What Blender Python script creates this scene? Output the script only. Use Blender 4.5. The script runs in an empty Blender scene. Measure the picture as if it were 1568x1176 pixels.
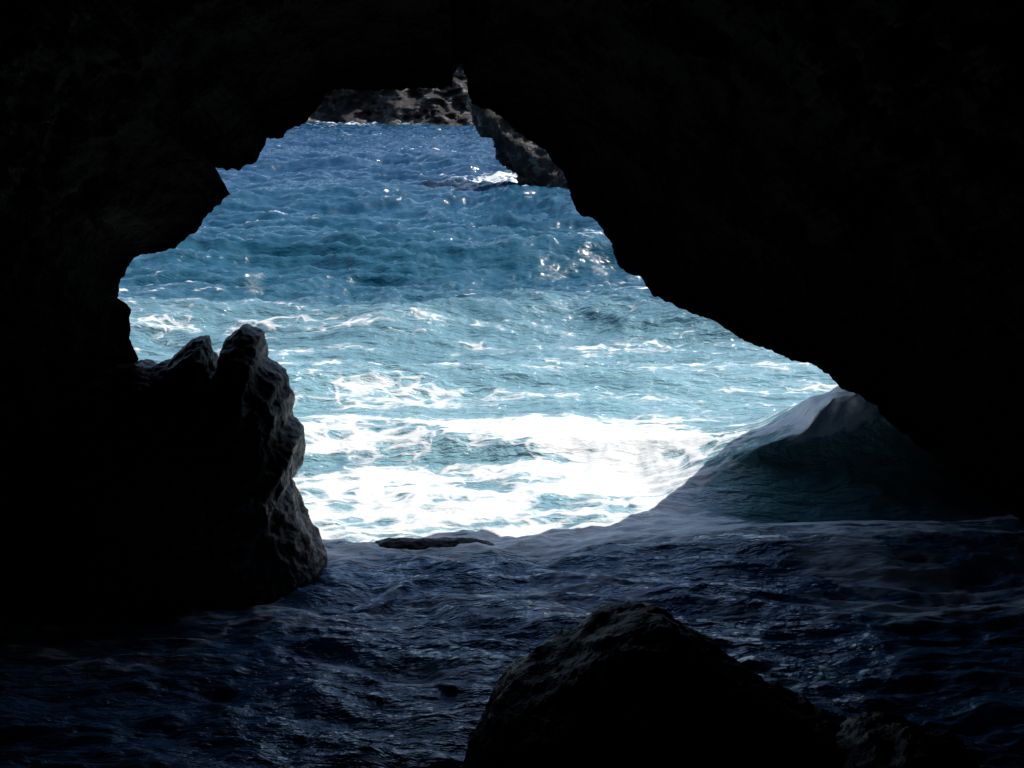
import bpy, math, numpy as np
from mathutils import Vector
S=bpy.context.scene
S.view_settings.view_transform='Standard'; S.view_settings.look='None'; S.view_settings.exposure=0
H=6.0; TH=math.radians(12.8); F=2154.0
CT,ST=math.cos(TH),math.sin(TH)
def sight(px,py,y):
    a=(px-784)/F; b=(588-py)/F
    t=y/(CT+b*ST)
    return (a*t,y,H+(-ST+b*CT)*t)

# ---------- numpy noise ----------
rs=np.random.RandomState(7)
PERM=rs.permutation(256); PERM=np.concatenate([PERM,PERM,PERM])
G=rs.normal(size=(256,3)); G/=np.linalg.norm(G,axis=1)[:,None]
def perlin(x,y,z):
    x=np.asarray(x,float);y=np.asarray(y,float);z=np.asarray(z,float)+0*x
    xi=np.floor(x).astype(int);yi=np.floor(y).astype(int);zi=np.floor(z).astype(int)
    xf=x-xi;yf=y-yi;zf=z-zi
    f=lambda t:t*t*t*(t*(t*6-15)+10)
    u,v,w=f(xf),f(yf),f(zf)
    xi&=255;yi&=255;zi&=255
    r=0
    for i in (0,1):
        for j in (0,1):
            for k in (0,1):
                h=PERM[PERM[PERM[xi+i]+yi+j]+zi+k]
                g=G[h]
                d=g[...,0]*(xf-i)+g[...,1]*(yf-j)+g[...,2]*(zf-k)
                r=r+d*(u if i else 1-u)*(v if j else 1-v)*(w if k else 1-w)
    return r*1.5
def fbm(x,y,z,o=4,l=2.03,g=0.5):
    r=0;a=1
    for i in range(o):
        r=r+a*perlin(x+17.3*i,y+5.1*i,z+9.7*i); x=x*l;y=y*l;z=z*l;a*=g
    return r
def ridged(x,y,z,o=4,l=2.03,g=0.5):
    r=0;a=1
    for i in range(o):
        r=r+a*(0.5-np.abs(perlin(x+11.3*i,y+3.1*i,z+7.7*i))*1.6); x=x*l;y=y*l;z=z*l;a*=g
    return r
def sst(a,b,x):
    t=np.clip((x-a)/(b-a),0,1); return t*t*(3-2*t)

# ---------- mesh helpers ----------
def grid_obj(name,P,attrs=None,flip=False,smooth=True):
    nr,nc=P.shape[:2]
    me=bpy.data.meshes.new(name)
    idx=np.arange(nr*nc).reshape(nr,nc)
    q=np.stack([idx[:-1,:-1],idx[:-1,1:],idx[1:,1:],idx[1:,:-1]],-1).reshape(-1,4)
    if flip:q=q[:,::-1]
    n=len(q)
    me.vertices.add(nr*nc); me.vertices.foreach_set('co',P.reshape(-1).astype(np.float32))
    me.loops.add(n*4); me.loops.foreach_set('vertex_index',q.reshape(-1).astype(np.int32))
    me.polygons.add(n); me.polygons.foreach_set('loop_start',(np.arange(n)*4).astype(np.int32))
    me.update(calc_edges=True)
    me.polygons.foreach_set('use_smooth',np.full(n,smooth))
    for k,v in (attrs or {}).items():
        at=me.attributes.new(k,'FLOAT','POINT'); at.data.foreach_set('value',v.reshape(-1).astype(np.float32))
    ob=bpy.data.objects.new(name,me); S.collection.objects.link(ob); return ob

# ---------- materials ----------
class NT:
    def __init__(s,name):
        s.m=bpy.data.materials.new(name); s.m.use_nodes=True
        s.t=s.m.node_tree; s.t.nodes.clear()
        s.out=s.n('ShaderNodeOutputMaterial'); s.b=s.n('ShaderNodeBsdfPrincipled')
        s.l(s.b.outputs[0],s.out.inputs[0])
        s.co=s.n('ShaderNodeTexCoord').outputs['Object']
    def n(s,t,**k):
        x=s.t.nodes.new(t)
        for a,b in k.items(): setattr(x,a,b)
        return x
    def l(s,a,b): s.t.links.new(a,b)
    def set(s,i,v):
        if isinstance(v,bpy.types.NodeSocket): s.l(v,i)
        else: i.default_value=v
    def math(s,op,a,b=0.0,clamp=False):
        x=s.n('ShaderNodeMath',operation=op,use_clamp=clamp); s.set(x.inputs[0],a); s.set(x.inputs[1],b); return x.outputs[0]
    def mapr(s,v,a,b,c=0.0,d=1.0):
        x=s.n('ShaderNodeMapRange',interpolation_type='SMOOTHSTEP'); s.set(x.inputs[0],v)
        s.set(x.inputs[1],a);s.set(x.inputs[2],b);s.set(x.inputs[3],c);s.set(x.inputs[4],d); return x.outputs[0]
    def mapping(s,sc,v=None):
        x=s.n('ShaderNodeMapping'); s.l(v or s.co,x.inputs[0]); x.inputs['Scale'].default_value=sc; return x.outputs[0]
    def noise(s,v,sc,det=5,ro=0.55,dist=0.0):
        x=s.n('ShaderNodeTexNoise'); s.l(v,x.inputs['Vector']); x.inputs['Scale'].default_value=sc
        x.inputs['Detail'].default_value=det; x.inputs['Roughness'].default_value=ro; x.inputs['Distortion'].default_value=dist; return x
    def mix(s,f,a,b):
        x=s.n('ShaderNodeMix',data_type='RGBA'); s.set(x.inputs[0],f); s.set(x.inputs[6],a); s.set(x.inputs[7],b); return x.outputs[2]
    def bump(s,h,dist,st=1.0,nrm=None):
        x=s.n('ShaderNodeBump'); s.l(h,x.inputs['Height']); x.inputs['Distance'].default_value=dist; s.set(x.inputs['Strength'],st)
        if nrm: s.l(nrm,x.inputs['Normal'])
        return x.outputs[0]
    def attr(s,n):
        return s.n('ShaderNodeAttribute',attribute_name=n).outputs['Fac']

def rock_mat(name,c1,c2,c3,sc,rough=0.6,bd=0.08,spec=0.5):
    m=NT(name)
    a=m.noise(m.co,sc,3,0.6).outputs[0]; b=m.noise(m.co,sc*4.3,4,0.65).outputs[0]
    col=m.mix(m.mapr(a,0.35,0.65),c1,c2)
    col=m.mix(m.math('MULTIPLY',m.mapr(b,0.5,0.62),m.mapr(a,0.4,0.6)),col,c3)
    m.l(col,m.b.inputs['Base Color'])
    m.set(m.b.inputs['Roughness'],rough); m.b.inputs['Specular IOR Level'].default_value=spec
    m.l(m.bump(b,bd),m.b.inputs['Normal'])
    return m.m
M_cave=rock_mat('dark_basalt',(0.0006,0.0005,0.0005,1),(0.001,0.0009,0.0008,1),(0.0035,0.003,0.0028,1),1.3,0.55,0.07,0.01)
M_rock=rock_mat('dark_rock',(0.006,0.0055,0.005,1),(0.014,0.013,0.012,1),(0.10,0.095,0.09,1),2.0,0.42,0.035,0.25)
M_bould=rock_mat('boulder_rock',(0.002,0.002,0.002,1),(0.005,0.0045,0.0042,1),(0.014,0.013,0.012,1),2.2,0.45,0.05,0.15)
M_cliff=rock_mat('cliff_rock',(0.018,0.016,0.016,1),(0.04,0.037,0.035,1),(0.20,0.19,0.18,1),0.2,0.8,0.3,0.2)
M_head=rock_mat('headland_rock',(0.012,0.011,0.011,1),(0.035,0.032,0.03,1),(0.18,0.17,0.155,1),0.5,0.7,0.2,0.2)

# ---------- cave shell ----------
out=[(150,1010,15.6),(185,900,16),(190,700,16.3),(195,600,16.5),(214,550,16.6),(197,522,16.6),(198,465,16.6),(177,457,16.6),(185,430,16.7),(200,404,16.8),(212,390,16.8),(240,388,16.8),(268,378,16.8),(300,353,16.8),
(330,318,16.6),(354,298,16.5),(338,274,16.5),(318,253,16.5),(340,256,16.6),(366,260,16.7),(385,250,16.8),(401,235,16.9),(410,210,17),(432,213,17),(440,200,17),(470,187,17),(488,165,17),(503,133,17),
(525,134,17),(560,141,17),(590,132,17),(612,138,17),(650,136,17),(694,134,17),(700,97,17.1),(711,98,17.1),(717,135,17.1),(722,160,17.1),(760,171,17.2),(785,195,17.2),(803,207,17.2),(833,226,17.2),(846,250,17.2),(868,275,17.2),(875,305,17.2),
(890,331,17.2),(914,340,17.2),(934,366,17.2),(944,398,17.2),(957,414,17.2),(981,421,17.2),(1000,450,17.2),(1050,474,17.2),(1092,490,17.2),(1140,520,17.2),(1200,546,17.2),(1250,562,17.2),(1288,590,17.1),(1340,620,17.1),
(1382,662,17),(1430,700,17),(1490,746,17),(1568,800,17),(1640,860,17),(1720,960,17)]
O=np.array([sight(*p) for p in out])
d=np.r_[0,np.cumsum(np.linalg.norm(np.diff(O,axis=0),axis=1))]
NT_=900
tt=np.linspace(0,d[-1],NT_)
Mo=np.stack([np.interp(tt,d,O[:,i]) for i in range(3)],1)
T=np.gradient(Mo,axis=0); n=np.stack([T[:,2]*-1,0*T[:,0],T[:,0]],1)
n/=np.linalg.norm(n,axis=1)[:,None]+1e-9
def smooth(a,k):
    ker=np.hanning(k);ker/=ker.sum()
    return np.stack([np.convolve(np.pad(a[:,i],k//2,mode='edge'),ker,'same')[k//2:k//2+len(a)] for i in range(3)],1)
jag=0.035*(ridged(tt*1.9,0*tt,0*tt+3.3,5,2.1,0.66)-0.4)+0.02*perlin(tt*9,0*tt,0*tt+8.1)
Mo=Mo+n*jag[:,None]
ns=smooth(n,141); ns/=np.linalg.norm(ns,axis=1)[:,None]+1e-9
fr=tt/tt[-1]
phi=np.radians(205-fr*235)
C=np.array([0.5,0,2.0])
E=np.stack([C[0]+np.where(np.cos(phi)<0,8.0,9.5)*np.cos(phi),0*phi-7,C[2]+10*np.sin(phi)],1)
rad=np.stack([np.cos(phi),0*phi,np.sin(phi)],1)
s=np.linspace(0,1,150)**1.5
w=s**0.62
Ms=smooth(Mo,121)+0.15*ns
bl=np.clip(s/0.08,0,1)[:,None,None]
MM=Mo[None]*(1-bl)+Ms[None]*bl
P=MM*(1-w[:,None,None])+E[None]*w[:,None,None]
P[:,:,1]=Mo[None,:,1]*(1-s[:,None])+(-7)*s[:,None]
amp=(1-np.exp(-s*9))[:,None]
X,Y,Z=P[...,0],P[...,1],P[...,2]
dd=amp*(0.5*(fbm(X*.45,Y*.45,Z*.45,5)+0.6)+0.35*ridged(X*1.1,Y*1.1,Z*1.1,5,2.1,0.6))
P=P+rad[None]*dd[...,None]
P[...,1]+=amp*0.35*fbm(X*1.2+40,Y*1.2,Z*1.2,5)
back=np.repeat(P[-1:].copy(),12,0)
kk=np.linspace(0,1,12)[:,None,None]
cen=np.array([0.5,-9.0,2.0]); back=back*(1-kk)+cen*kk
P=np.concatenate([P,back[1:]],0)
ray=Mo-np.array([0,0,H]); ray=ray/ray[:,1:2]
rt=sst(2.6,3.9,Mo[:,0])[:,None]
kx=1.3+3.1*rt; gx=0.85-0.3*rt  # unseen outer lip, drawn out further on the right to shade the water
rows=[]
for o in np.linspace(0,1,40)[1:]:
    rows.append(Mo+ray*kx*o+ns*gx*o**1.3)
base=rows[-1]
for o in (np.linspace(0,1,50)[1:])**1.6:
    dr=ns*(1-o)+rad*o
    q=base+dr*(34*o); q[:,1]+=3*o
    rows.append(q)
R=np.stack(rows,0); X,Y,Z=R[...,0],R[...,1],R[...,2]
oo=np.r_[np.linspace(0,1,39),np.ones(49)][:,None]
R=R+ns[None]*(oo*0.3*np.clip(ridged(X*.8,Y*.8,Z*.8,5,2.1,.6)+0.2,0,2))[...,None]
R[...,1]+=oo*0.5*fbm(X*.5,Y*.5,Z*.5,5)
full=np.concatenate([R[::-1],Mo[None],P[1:]],0)
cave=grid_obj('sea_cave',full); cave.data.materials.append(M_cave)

# ---------- rocks ----------
import bmesh
def rock(name,prof,y,thick,vox,mat,amp,fq,skew=0.0,back=None,bias=0.45,cx=None):
    pts=np.array([sight(px,py,y) for px,py in prof])
    c=np.array([pts[:,0].mean() if cx is None else cx,y,pts[:,2].min()+0.25*(np.ptp(pts[:,2]))])
    tb=back or thick
    L=13; vs=[];fs=[];N=len(pts)
    for i in range(L):
        a=-1+2*i/(L-1)
        sc=max(0.06,(1-abs(a)**2.3)**0.5)
        off=a*(thick if a<0 else tb)
        q=c+(pts-c)*np.array([sc,1,sc]); q[:,1]=y+off; q[:,0]+=skew*off
        vs+=q.tolist()
    for i in range(L-1):
        for j in range(N):
            fs.append((i*N+j,i*N+(j+1)%N,(i+1)*N+(j+1)%N,(i+1)*N+j))
    fs.append(tuple(range(N))[::-1]); fs.append(tuple((L-1)*N+j for j in range(N)))
    me=bpy.data.meshes.new(name); me.from_pydata(vs,[],fs); me.update()
    ob=bpy.data.objects.new(name,me); S.collection.objects.link(ob)
    bm=bmesh.new(); bm.from_mesh(me); bmesh.ops.triangulate(bm,faces=bm.faces[:]); bmesh.ops.recalc_face_normals(bm,faces=bm.faces[:])
    bm.to_mesh(me); bm.free()
    md=ob.modifiers.new('r','REMESH'); md.mode='VOXEL'; md.voxel_size=vox
    dg=bpy.context.evaluated_depsgraph_get(); dg.update()
    m2=bpy.data.meshes.new_from_object(ob.evaluated_get(dg)); ob.modifiers.clear(); ob.data=m2; m2.name=name
    nv=len(m2.vertices); co=np.empty(nv*3,np.float32); m2.vertices.foreach_get('co',co); co=co.reshape(-1,3).astype(float)
    no=np.empty(nv*3,np.float32); m2.vertex_normals.foreach_get('vector',no); no=no.reshape(-1,3)
    x,yy,z=co.T*fq
    h=amp*(ridged(x,yy,z,5,2.1,.58)-bias)+amp*0.7*fbm(x*.6+9,yy*.6,z*.6,3)
    co=co+no*h[:,None]
    m2.vertices.foreach_set('co',co.reshape(-1).astype(np.float32)); m2.update()
    m2.polygons.foreach_set('use_smooth',np.full(len(m2.polygons),True))
    m2.materials.clear(); m2.materials.append(mat); return ob
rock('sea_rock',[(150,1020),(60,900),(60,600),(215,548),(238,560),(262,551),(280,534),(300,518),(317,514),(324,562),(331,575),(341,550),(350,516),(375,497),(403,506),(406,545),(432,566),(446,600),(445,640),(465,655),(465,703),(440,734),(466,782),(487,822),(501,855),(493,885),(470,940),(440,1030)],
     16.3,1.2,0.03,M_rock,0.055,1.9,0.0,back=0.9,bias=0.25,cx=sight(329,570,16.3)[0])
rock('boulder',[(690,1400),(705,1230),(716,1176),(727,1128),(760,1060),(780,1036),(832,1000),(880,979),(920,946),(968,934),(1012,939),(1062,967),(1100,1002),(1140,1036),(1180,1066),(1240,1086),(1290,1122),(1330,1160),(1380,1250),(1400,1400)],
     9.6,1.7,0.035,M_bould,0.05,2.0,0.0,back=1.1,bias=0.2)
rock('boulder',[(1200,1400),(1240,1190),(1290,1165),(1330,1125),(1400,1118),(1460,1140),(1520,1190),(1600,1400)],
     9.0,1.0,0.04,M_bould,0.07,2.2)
rock('flat_rock',[(500,1000),(540,860),(562,834),(592,826),(640,826),(700,824),(745,830),(790,848),(820,890),(840,1000)],17.2,0.45,0.02,M_bould,0.015,5,bias=0.1)
rock('headland_rock',[(1100,340),(803,330),(801,292),(797,262),(780,250),(765,240),(750,215),(735,195),(728,165),(726,140),(750,135),(810,175),(860,205),(900,250),(960,270),(1100,300)],
     63,1.8,0.13,M_head,0.45,0.7,bias=0.3)

# ---------- far cliff ----------
xs=np.linspace(-170,170,1400); zs=np.r_[np.linspace(-3,9,110)[:-1],np.linspace(9,15,30)]
XX,ZZ=np.meshgrid(xs,zs)
YY=146+0.75*ZZ+4.5*fbm(XX*.05,ZZ*.05,0*XX+1,3)-4.5*ridged(XX*.17,ZZ*.25,0*XX+2,5,2.1,.52)+1.2
YY-=3.5*sst(3.5,0,ZZ)*(ridged(XX*.25,ZZ*.25,0*XX+6,4)+.3)
YY+=12*np.clip((ZZ-11)/4,0,1)**2
Pc=np.stack([XX,YY,ZZ],-1)
pl=np.repeat(Pc[-1:],8,0).copy(); ks=np.arange(1,9)[:,None]
pl[...,1]+=ks*12; pl[...,2]+=0.6*ks+1.5*fbm(pl[...,0]*.04,pl[...,1]*.04,0*pl[...,0],3)*np.clip(ks/2,0,1)
cl=grid_obj('cliff',np.concatenate([Pc,pl],0)); cl.data.materials.append(M_cliff)

# ---------- sea ----------
nr,nc=1200,900
ra=np.linspace(-9,8,50)[:-1]; rb=8*np.exp(np.linspace(0,math.log(180/8),nr-49))
yr=np.r_[ra,rb]
u=np.linspace(-1,1,nc); u=0.42*u+0.58*u**3
Y=np.repeat(yr[:,None],nc,1); half=12+0.85*np.maximum(yr,0); X=half[:,None]*u[None]
wx=X+1.2*perlin(X*.15,Y*.15,0*X+4); wy=Y+1.0*perlin(X*.12,Y*.3,0*X+8)+0.25*perlin(X*.6,Y*.6,0*X+8)
far=sst(18,45,Y); inside=1-sst(16.0,17.4,Y)
def crest(y0,A,wf,wb):
    dlt=wy-y0
    p=np.where(dlt<0,np.exp(-(dlt/wf)**2),np.exp(-(dlt/wb)**2)); return A*p
big=ridged(wx*.10,wy*.22,0*X+1,3,2.0,.5)
midr=ridged(wx*.36+3,wy*.85,0*X+2,4,2.1,.5)
sm=ridged(wx*1.3,wy*2.8,0*X+5,3,2.1,.55)
h=(0.08+0.40*far)*big+(0.06+0.24*far)*(midr-0.4)+(0.025+0.03*far)*(sm-0.4)
h=h+inside*(0.10*fbm(wx*.55,wy*1.1,0*X+15,3)+0.10*(ridged(wx*.5+5,wy*1.7,0*X+25,4,2.1,.5)-.4))
n1=perlin(X*.18,Y*.1,0*X+30)
h=h+crest(31.5+1.6*n1,0.6,1.2,3.0)+crest(43+2*n1,0.6,1.8,4)+crest(60+4*n1,0.6,2.2,5)+crest(84+5*n1,0.6,3,6)+crest(21.6+0.8*n1,0.32*(1-sst(2,4,X)),0.6,1.6)
h=h+crest(26+1.0*n1,0.3,0.9,2)
h=h+crest(16.9+0.5*n1,0.28*sst(0,3.5,X),0.5,0.9)
d3=Y-(20.4+0.25*(X-4.7)+0.25*perlin(X*.6,0*X,0*X+3))
A3=np.interp(X+0.12*perlin(X*1.3,Y*.8,0*X+9),[1.9,2.5,3.05,3.5,4.0,4.35,4.8,5.6,9,14],[0,.15,.42,.62,.85,1.2,1.5,1.8,2.0,1.2])
p3=np.where(d3<0,np.exp(-(np.abs(d3)/0.9)**1.7),np.exp(-(d3/2.0)**2))
h=h*(1-0.6*sst(.2,1,A3)*np.exp(-(d3/2)**2))+A3*p3-0.22*sst(2.2,4.5,X)*np.exp(-((d3+1.9)/0.7)**2)
surf=sst(16.4,17.2,Y+0.3*n1)*(1-sst(21.5,23.8,Y+1.2*n1))*(1-0.75*sst(2.3,3.4,X))
h=h+surf*0.05*fbm(X*1.8,Y*1.8,0*X+50,4)
lipn=0.12*sst(.5,1.2,A3)*sst(.6,1,p3)*fbm(X*2.5,Y*1.5,0*X+33,4)
h=h+lipn
Yd=Y-0.95*A3*p3**3+lipn
patch=fbm(X*.35,Y*.6,0*X+60,4)
streak=fbm(X*.22,Y*1.1,0*X+70,4)
den=0.06+0.04*streak
den=den+surf*(0.67+0.48*patch+0.30*streak)
midz=sst(20,23,Y)*(1-sst(28,42,Y))
den=den+midz*(0.27+0.34*streak)
fz=sst(26,38,Y)
clump=sst(-0.1,0.5,fbm(X*.06,Y*.12,0*X+95,3))
den=den+fz*((0.14+0.40*clump)*sst(0.68,1.0,midr+0.35*big)+0.12*fbm(X*.12,Y*.3,0*X+90,4))
den=den+0.6*np.exp(-((X+0.6)/2.6)**2-((Y-72)/7)**2)+0.5*np.exp(-((Y-141)/3.5)**2)*(0.6+patch)
den=den+inside*sst(8,16.5,Y)*(0.38+0.34*patch+0.34*streak)
A31=np.clip(A3/1.4,0,1)
den=den+0.42*sst(2.4,4.0,X)*np.exp(-((d3+3.2)/1.1)**2)*(0.8+patch+.5*streak)
den=den-0.3*sst(2.6,3.4,X)*np.exp(-((d3+0.9)/0.8)**2)
wf=1.3*sst(0.50,0.85,p3)*(d3<0.9)+0.6*sst(3.7,4.6,X)*sst(0.3,0.7,p3)*(d3<0)
den=np.where(A31>0.15, den+wf*A31*(0.60+0.6*fbm(X*2.2,h*1.2,0*X+44,3)),den)
wave_glow=sst(2.4,3.6,X)*sst(-2.2,-1.2,d3)*(1-sst(0.4,1.2,d3))
milk=sst(16.4,17.6,Y)*(1-sst(24,38,Y))*(1-0.6*sst(2.4,3.8,X)*(1-sst(20.6,22.5,Y)))
milk=np.clip(milk*(0.95+0.45*streak)+0.10*fz*sst(.4,1,midr),0,1)
rip=1.0-0.74*sst(22,50,Y)
sea=grid_obj('sea_water',np.stack([X,Yd,h],-1),{'foam':np.clip(den,0,1),'milk':milk,'deep':sst(28,85,Y),'cave_skyblue':inside,'ripple':rip,'wave_glow':wave_glow})
m=NT('sea_water')
v1=m.mapping((1.0,2.0,1.0))
wn=m.noise(m.co,1.1,2,0.5)
vm=m.n('ShaderNodeVectorMath',operation='MULTIPLY_ADD'); m.l(wn.outputs['Color'],vm.inputs[0]); vm.inputs[1].default_value=(1.0,0.8,0); m.l(v1,vm.inputs[2])
vo=m.n('ShaderNodeTexVoronoi',feature='DISTANCE_TO_EDGE'); m.l(vm.outputs[0],vo.inputs['Vector']); vo.inputs['Scale'].default_value=2.2
lace=m.mapr(vo.outputs[0],0.0,0.25,1.0,0.0)
fn=m.noise(vm.outputs[0],1.2,7,0.62).outputs[0]
pat=m.math('ADD',m.math('MULTIPLY',fn,1.05),m.math('MULTIPLY',lace,0.15))
th=m.math('SUBTRACT',0.97,m.math('MULTIPLY',m.attr('foam'),0.75))
foam=m.mapr(m.math('SUBTRACT',pat,th),-0.06,0.22)
deep=m.mix(m.attr('deep'),(0.011,0.085,0.14,1),(0.008,0.052,0.115,1))
deep=m.mix(m.attr('cave_skyblue'),deep,(0.11,0.25,0.42,1))  # cave water: aerated blue, also brightened in colour for reflected sky
c=m.mix(m.attr('milk'),deep,(0.25,0.46,0.54,1))
c=m.mix(m.math('MULTIPLY',m.attr('wave_glow'),0.92),c,(0.20,0.48,0.46,1))  # light shining through the wave, painted in as brighter teal
c=m.mix(foam,c,(0.84,0.87,0.89,1))
m.l(c,m.b.inputs['Base Color'])
m.set(m.b.inputs['Roughness'],m.mapr(foam,0.0,1.0,0.05,0.6)); m.b.inputs['IOR'].default_value=1.333
m.b.inputs['Specular IOR Level'].default_value=1.0
b1=m.noise(m.mapping((0.7,1.9,1.0)),1.8,5,0.58).outputs[0]
hh=m.math('ADD',b1,m.math('MULTIPLY',foam,0.08))
m.l(m.bump(hh,0.30,m.math('MULTIPLY',m.attr('ripple'),m.mapr(foam,0,1,1.0,0.4))),m.b.inputs['Normal'])
sea.data.materials.append(m.m)

# ---------- light ----------
el=math.radians(58); az=math.radians(68)   # azimuth from seaward (+Y) towards +X
sd=Vector((math.sin(az)*math.cos(el),math.cos(az)*math.cos(el),math.sin(el)))
L=bpy.data.lights.new('sun','SUN'); L.energy=4.8; L.angle=math.radians(0.5); L.color=(1,0.96,0.9)
lo=bpy.data.objects.new('sun',L); lo.rotation_euler=sd.to_track_quat('Z','Y').to_euler(); S.collection.objects.link(lo)
W=bpy.data.worlds.new('World'); S.world=W; W.use_nodes=True
nt=W.node_tree; bg=nt.nodes['Background']; sk=nt.nodes.new('ShaderNodeTexSky'); sk.sky_type='NISHITA'; sk.sun_disc=False
sk.sun_elevation=el; sk.sun_rotation=az; nt.links.new(sk.outputs[0],bg.inputs[0]); bg.inputs[1].default_value=0.15
# ---------- camera ----------
cd=bpy.data.cameras.new('camera'); cd.sensor_width=36; cd.lens=36*F/1568; cd.clip_end=2000; cd.clip_start=0.05
co=bpy.data.objects.new('camera',cd); co.location=(0,0,H); co.rotation_euler=(math.pi/2-TH,0,0); S.collection.objects.link(co); S.camera=co
